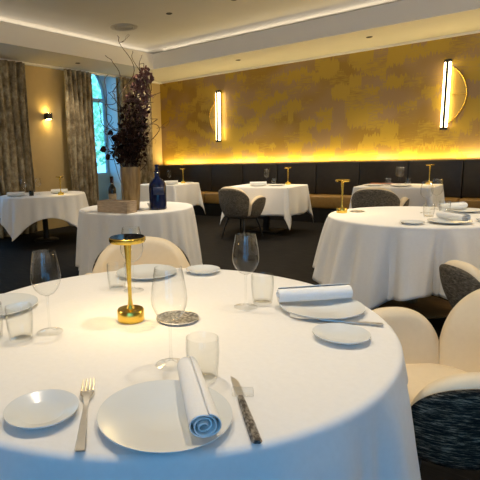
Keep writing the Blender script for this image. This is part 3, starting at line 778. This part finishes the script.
# square tables
LAMP.put((-5.57, 7.42, Z), 0.1, 'gold lamp on the square table behind the blue bottle', g_l)
WINE.put((-5.80, 7.28, Z), 0, 'wine glass on the square table behind the blue bottle', g_w)
PLATE.put((-5.62, 7.10, Z), 0, 'plate on the square table behind the blue bottle', g_p)
NAP.put((-5.62, 7.10, Z + 0.0175), 0.7, 'rolled napkin on the square table behind the blue bottle', g_n)
SIDE.put((-5.44, 7.45, Z), 0, 'small plate at the right corner of the square table behind the blue bottle', g_s)
LAMP.put((-3.38, 7.36, Z), 0.4, 'gold lamp on the middle square table', g_l)
WINE.put((-3.72, 7.28, Z), 0, 'wine glass on the middle square table', g_w)
PLATE.put((-3.72, 6.98, Z), 0, 'plate nearer us on the middle square table', g_p)
PLATE.put((-3.45, 7.10, Z), 0, 'plate in front of the lamp on the middle square table', g_p)
NAP.put((-3.72, 6.98, Z + 0.0175), 0.5, 'rolled napkin on the middle square table', g_n)
TUM.put((-3.60, 7.30, Z), 0, 'water tumbler beside the wine glass on the middle square table', g_t)
LAMP.put((-1.395, 7.72, Z), 0.4, 'gold lamp on the square table below the right wall sconce', g_l)
WINE.put((-1.78, 7.62, Z), 0, 'left wine glass on the square table below the right sconce', g_w)
WINE.put((-1.72, 7.50, Z), 0, 'right wine glass on the square table below the right sconce', g_w)
TUM.put((-1.86, 7.40, Z), 0, 'water tumbler left of the wine glasses on the square table below the right sconce', g_t)
TUM.put((-1.62, 7.48, Z), 0, 'water tumbler right of the wine glasses on the square table below the right sconce', g_t)
PLATE.put((-2.03, 7.32, Z), 0, 'plate at the left of the square table below the right sconce', g_p)
PLATE.put((-1.66, 7.26, Z), 0, 'plate at the front of the square table below the right sconce', g_p)
t = empty('menu_card', (-2.02, 7.62, Z)); t.rotation_euler = (0, 0, 0.12); tag(t, 'russet menu folder lying on the square table below the right sconce', 'menu')
obj('cover', B(-0.15, 0.15, -0.11, 0.11, 0.012, 0.016, bev=0.001), M['menu'], t); obj('pages', B(-0.145, 0.145, -0.105, 0.105, 0.0, 0.0118), M['napkin'], t, False)

# ------------------------------------------------------------------ display table: bottles, crate, vase, dried flowers
t = empty('blue_bottle', (-3.135, 3.735, Z)); tag(t, 'big cobalt blue bottle with stopper on the display table', 'bottle')
obj('body', lathe([(0, 0.0), (0.082, 0.0), (0.088, 0.006), (0.088, 0.235), (0.082, 0.265), (0.062, 0.295), (0.036, 0.315), (0.026, 0.33), (0.0235, 0.385), (0.0, 0.385)], 56), M['blue_glass'], t)
obj('neck_ring', lathe([(0.0242, 0.372), (0.029, 0.376), (0.029, 0.388), (0.0, 0.390)], 32), M['blue_glass'], t)
obj('stopper', lathe([(0, 0.391), (0.019, 0.391), (0.022, 0.40), (0.018, 0.43), (0.024, 0.438), (0.02, 0.452), (0, 0.455)], 28), M['blue_glass'], t)
for s in (-1, 1):
    bm = bmesh.new(); bmesh.ops.create_uvsphere(bm, u_segments=12, v_segments=8, radius=0.006)
    o = obj('clasp', bm, M['steel'], t); o.location = (s * 0.024, -0.020, 0.372)
bm = bmesh.new(); rows = []
for z in (0.15, 0.19, 0.23): rows.append([(0.0895 * math.cos(a), 0.0895 * math.sin(a), z) for a in np.linspace(-1.4, -0.1, 16)])
grid(bm, rows); thick(obj('etched_label', bm, M['blue_label'], t), 0.0006)
t = empty('wine_bottle', (-3.80, 3.74, Z)); t.scale = (1.15, 1.15, 1.03); tag(t, 'dark wine bottle with brown label standing behind the wooden crate', 'bottle')
obj('body', lathe([(0, 0.0), (0.036, 0.0), (0.038, 0.004), (0.038, 0.185), (0.033, 0.205), (0.017, 0.232), (0.0145, 0.245), (0.014, 0.255), (0, 0.255)], 40), M['dark_glass'], t)
obj('capsule', lathe([(0.0148, 0.2552), (0.0152, 0.312), (0.0165, 0.314), (0.0165, 0.322), (0, 0.324)], 28), M['petal_dark'], t)
obj('label', lathe([(0.0386, 0.06), (0.0386, 0.14)], 40), M['wine_label'], t)
# crate
p0, p1 = Vector((-3.60, 3.29)), Vector((-3.13, 3.24))
t = empty('wooden_crate', (-3.36, 3.36, Z), math.radians(2)); tag(t, 'low pale wooden crate in front of the vase on the display table', 'crate')
cx, cy, ch = 0.20, 0.075, 0.105
obj('front_board', B(-cx, cx, -cy, -cy + 0.012, 0, ch, bev=0.002), M['crate'], t); obj('back_board', B(-cx, cx, cy - 0.012, cy, 0, ch, bev=0.002), M['crate'], t)
for s in (-1, 1):
    xs_ = sorted((s * (cx - 0.0005), s * (cx - 0.0125)))
    obj('end_board', B(xs_[0], xs_[1], -cy + 0.0125, cy - 0.0125, 0, ch, bev=0.002), M['crate'], t)
obj('bottom_board', B(-cx + 0.013, cx - 0.013, -cy + 0.013, cy - 0.013, 0, 0.01), M['crate'], t, False)
obj('lid', B(-cx, cx, -cy, cy, ch + 0.0005, ch + 0.010, bev=0.002), M['crate'], t)
o = obj('white_bowl', lathe([(0, 0.0), (0.03, 0.0), (0.032, 0.006), (0.05, 0.03), (0.055, 0.05), (0.052, 0.05), (0.046, 0.03), (0.028, 0.01), (0, 0.009)], 40), M['china'])
o.location = (-3.27, 3.80, Z); tag(o, 'small white bowl between the vase and the blue bottle', 'bowl')
# vase
VX, VY = -3.355, 3.575
o = obj('flower_vase', lathe([(0, 0.0), (0.074, 0.0), (0.078, 0.006), (0.088, 0.12), (0.099, 0.26), (0.104, 0.36), (0.103, 0.42), (0.101, 0.44), (0.095, 0.44), (0.096, 0.40), (0.092, 0.26), (0.080, 0.10), (0.066, 0.015), (0, 0.012)], 56), M['vase'])
o.location = (VX, VY, Z); tag(o, 'tall tapered bronze vase holding the dried flowers', 'vase')
rnd = random.Random(21)
def leaf(bm, c, d, n, ln, wd):
    d = d.normalized(); s = d.cross(n)
    if s.length < 1e-4: s = d.orthogonal()
    s = s.normalized(); u = s.cross(d)
    P = [c, c + d * ln * 0.35 + s * wd * 0.5 + u * ln * 0.06, c + d * ln * 0.7 + s * wd * 0.4 + u * ln * 0.05, c + d * ln - u * ln * 0.05, c + d * ln * 0.7 - s * wd * 0.4 + u * ln * 0.05, c + d * ln * 0.35 - s * wd * 0.5 + u * ln * 0.06]
    v = [bm.verts.new(p) for p in P]; m0 = bm.verts.new(c + d * ln * 0.5 - u * ln * 0.06)
    for k in range(6): bm.faces.new((v[k], v[(k + 1) % 6], m0))
def rv(): return Vector((rnd.gauss(0, 1), rnd.gauss(0, 1), rnd.gauss(0, 1)))
SIDE_V = Vector((math.cos(YAW), -math.sin(YAW), 0))        # across the bunch
DEP_V = Vector((-math.sin(YAW), -math.cos(YAW), 0))
def stem_path(top_side, top_dep, top_z, n=10, wob=0.02):
    a0 = rnd.uniform(-0.05, 0.05); b0 = rnd.uniform(-0.05, 0.05)
    pts = []
    for k in range(n + 1):
        t = k / n; s = a0 * (1 - t) * 0.6 + top_side * t ** 1.25; d = b0 * (1 - t) * 0.6 + top_dep * t ** 1.25
        p = Vector((VX, VY, 0)) + SIDE_V * (s + wob * math.sin(7 * t + a0 * 90) * t) + DEP_V * (d + wob * math.cos(6 * t + b0 * 70) * t); p.z = T + 0.03 + (top_z - T - 0.03) * t
        pts.append(p)
    return pts
STEMS = [(0.20, 0.02, 2.11, 1), (0.24, -0.03, 2.06, 1), (0.15, 0.04, 2.04, 1), (0.10, -0.05, 1.97, 1), (0.17, 0.05, 1.96, 1), (0.01, 0.03, 1.86, 1), (0.13, -0.08, 1.92, 0), (0.05, 0.07, 1.84, 0),
         (-0.04, 0.00, 1.76, 0), (-0.02, -0.06, 1.78, 0), (0.17, 0.00, 1.82, 0), (0.10, 0.06, 1.76, 0), (-0.08, 0.03, 1.62, 0), (0.15, 0.06, 1.64, 0), (-0.10, 0.02, 1.48, 0), (0.0, 0.10, 1.66, 0), (0.09, 0.11, 1.58, 0),
         (-0.06, 0.10, 1.52, 0), (0.16, 0.08, 1.46, 0), (-0.11, -0.02, 1.40, 0), (0.04, 0.12, 1.42, 0)]
for i, (s, d, z, mv) in enumerate(STEMS):
    pts = stem_path(s, d, z)
    root = empty('dried_flower_stem', pts[0])
    tag(root, ('dried mauve flower stem standing in the tall bronze vase' if mv else 'dried dark leafy stem standing in the tall bronze vase'), 'dried flower', 'dried mauve flower stems' if mv else 'dried dark leafy stems')
    off = pts[0]; bm = bmesh.new(); tube(bm, [p - off for p in pts], [0.004 - 0.0025 * k / 10 for k in range(11)], 6); obj('stem', bm, M['twig'], root)
    bm = bmesh.new()
    zlo = max(1.22, z - 0.62)
    nl = 75
    for k in range(nl):
        zz = zlo + (z - zlo) * rnd.random() ** 0.8; tt = (zz - T - 0.03) / (z - T - 0.03); q = min(9.999, tt * 10); j = int(q)
        p = pts[j].lerp(pts[j + 1], q - j); v = rv(); v.z *= 0.6; v.normalize()
        leaf(bm, p - off + v * rnd.uniform(0.004, 0.045), v + Vector((0, 0, rnd.uniform(-0.2, 0.7))), rv(), rnd.uniform(0.025, 0.05), rnd.uniform(0.02, 0.036))
    if mv:
        for k in range(60):
            v = rv().normalized(); leaf(bm, pts[-1] - off + v * rnd.uniform(0.01, 0.035), v, rv(), rnd.uniform(0.022, 0.04), rnd.uniform(0.02, 0.034))
    obj('blossom' if mv else 'foliage', bm, M['petal_mauve' if mv else 'petal_dark'], root, False)
# large dark leaf spray at the left of the bunch
for (s, d, z, n) in ((-0.20, 0.05, 1.50, 9), (-0.22, 0.0, 1.38, 8)):
    pts = stem_path(s, d, z); root = empty('dried_leaf_spray', pts[0]); off = pts[0]
    tag(root, 'dark spray of large round leaves at the left side of the vase, ' + ('upper one' if z > 1.5 else 'lower one'), 'dried leaves', 'sprays of large dark leaves')
    bm = bmesh.new(); tube(bm, [p - off for p in pts], 0.003, 6); obj('stem', bm, M['twig'], root)
    bm = bmesh.new()
    for k in range(n):
        v = rv().normalized(); leaf(bm, pts[-1 - (k % 3)] - off + v * 0.02, v, rv(), rnd.uniform(0.06, 0.085), rnd.uniform(0.05, 0.07))
    obj('foliage', bm, M['petal_dark'], root, False)
# curly willow twigs
TW = [(-0.01, 2.50, -0.02), (-0.14, 2.30, 0.4), (0.22, 2.30, 0.9), (0.20, 2.20, 1.4), (-0.22, 1.95, 2.0), (-0.27, 1.84, 2.6), (-0.20, 2.08, 3.1), (0.25, 1.92, 3.7), (0.27, 1.78, 4.2), (0.24, 2.06, 4.9), (0.28, 1.64, 5.3), (-0.24, 1.70, 5.9), (0.12, 2.32, 6.4)]
for i, (s, z, ph) in enumerate(TW):
    pts = []; n = 60; r1 = rnd.uniform(0.05, 0.085); fq = rnd.uniform(15, 24)
    for k in range(n + 1):
        t = k / n; amp_ = r1 * smooth01((t - 0.25) / 0.4)
        ss = s * t ** 1.4 + amp_ * (math.sin(fq * t + ph) + 0.4 * math.sin(2.3 * fq * t + 2 * ph)) * 0.8; dd = 0.05 * math.sin(ph * 3) * t + amp_ * math.cos(fq * 1.15 * t + ph)
        p = Vector((VX, VY, 0)) + SIDE_V * ss + DEP_V * dd; p.z = T + 0.03 + (z - T - 0.03) * t + amp_ * 0.6 * math.sin(fq * 1.3 * t)
        pts.append(p)
    off = pts[0]; root = empty('curly_willow_twig', off)
    tag(root, 'thin curly willow twig rising out of the tall bronze vase', 'twig', 'curly willow twigs')
    bm = bmesh.new(); tube(bm, [p - off for p in pts], [0.0075 - 0.0045 * k / n for k in range(n + 1)], 6); obj('main_twig', bm, M['twig'], root)
    for q in range(2):
        k0 = rnd.randint(n // 2, n - 6); a = rnd.uniform(0, 6.28); sp = []
        dirv = (SIDE_V * math.cos(a) + DEP_V * 0.4 * math.sin(a) + Vector((0, 0, 0.7))).normalized()
        for k in range(12):
            u = k / 11; sp.append(pts[k0] - off + dirv * 0.12 * u + SIDE_V * 0.035 * math.sin(11 * u + ph) + Vector((0, 0, 0.05 * math.sin(9 * u + 1) - 0.03)) * u)
        bm = bmesh.new(); tube(bm, sp, [0.0022 - 0.001 * k / 11 for k in range(12)], 5); obj('side_twig', bm, M['twig'], root)

# ------------------------------------------------------------------ garden outside the left windows
struct('ground', B(XL - 9.0, XL - 0.65, -1, 19.5, -0.4, -0.1), M['lawn'])
for i, (x, y, h, r) in enumerate([(-10.2, 8.75, 4.8, 1.25), (-12.0, 12.3, 5.6, 1.5), (-15.6, 13.6, 6.6, 1.9), (-10.4, 4.6, 5.0, 1.5)]):
    root = empty('garden_tree', (x, y, -0.1)); tag(root, 'leafy green tree in the garden outside the arched window', 'tree', 'garden trees outside')
    bm = bmesh.new(); tube(bm, [(0, 0, 0), (0.05, 0.02, h * 0.5), (0, 0, h * 0.8)], [0.13, 0.09, 0.03], 8); obj('trunk', bm, M['twig'], root)
    bm = bmesh.new()
    for k in range(1000):
        v = rv().normalized() * r * rnd.random() ** 0.4; v.z *= h * 0.40 / r
        leaf(bm, Vector((v.x, v.y, h * 0.55 + v.z)), rv(), rv(), rnd.uniform(0.10, 0.17), rnd.uniform(0.07, 0.11))
    obj('crown', bm, M['leaf'], root, False)
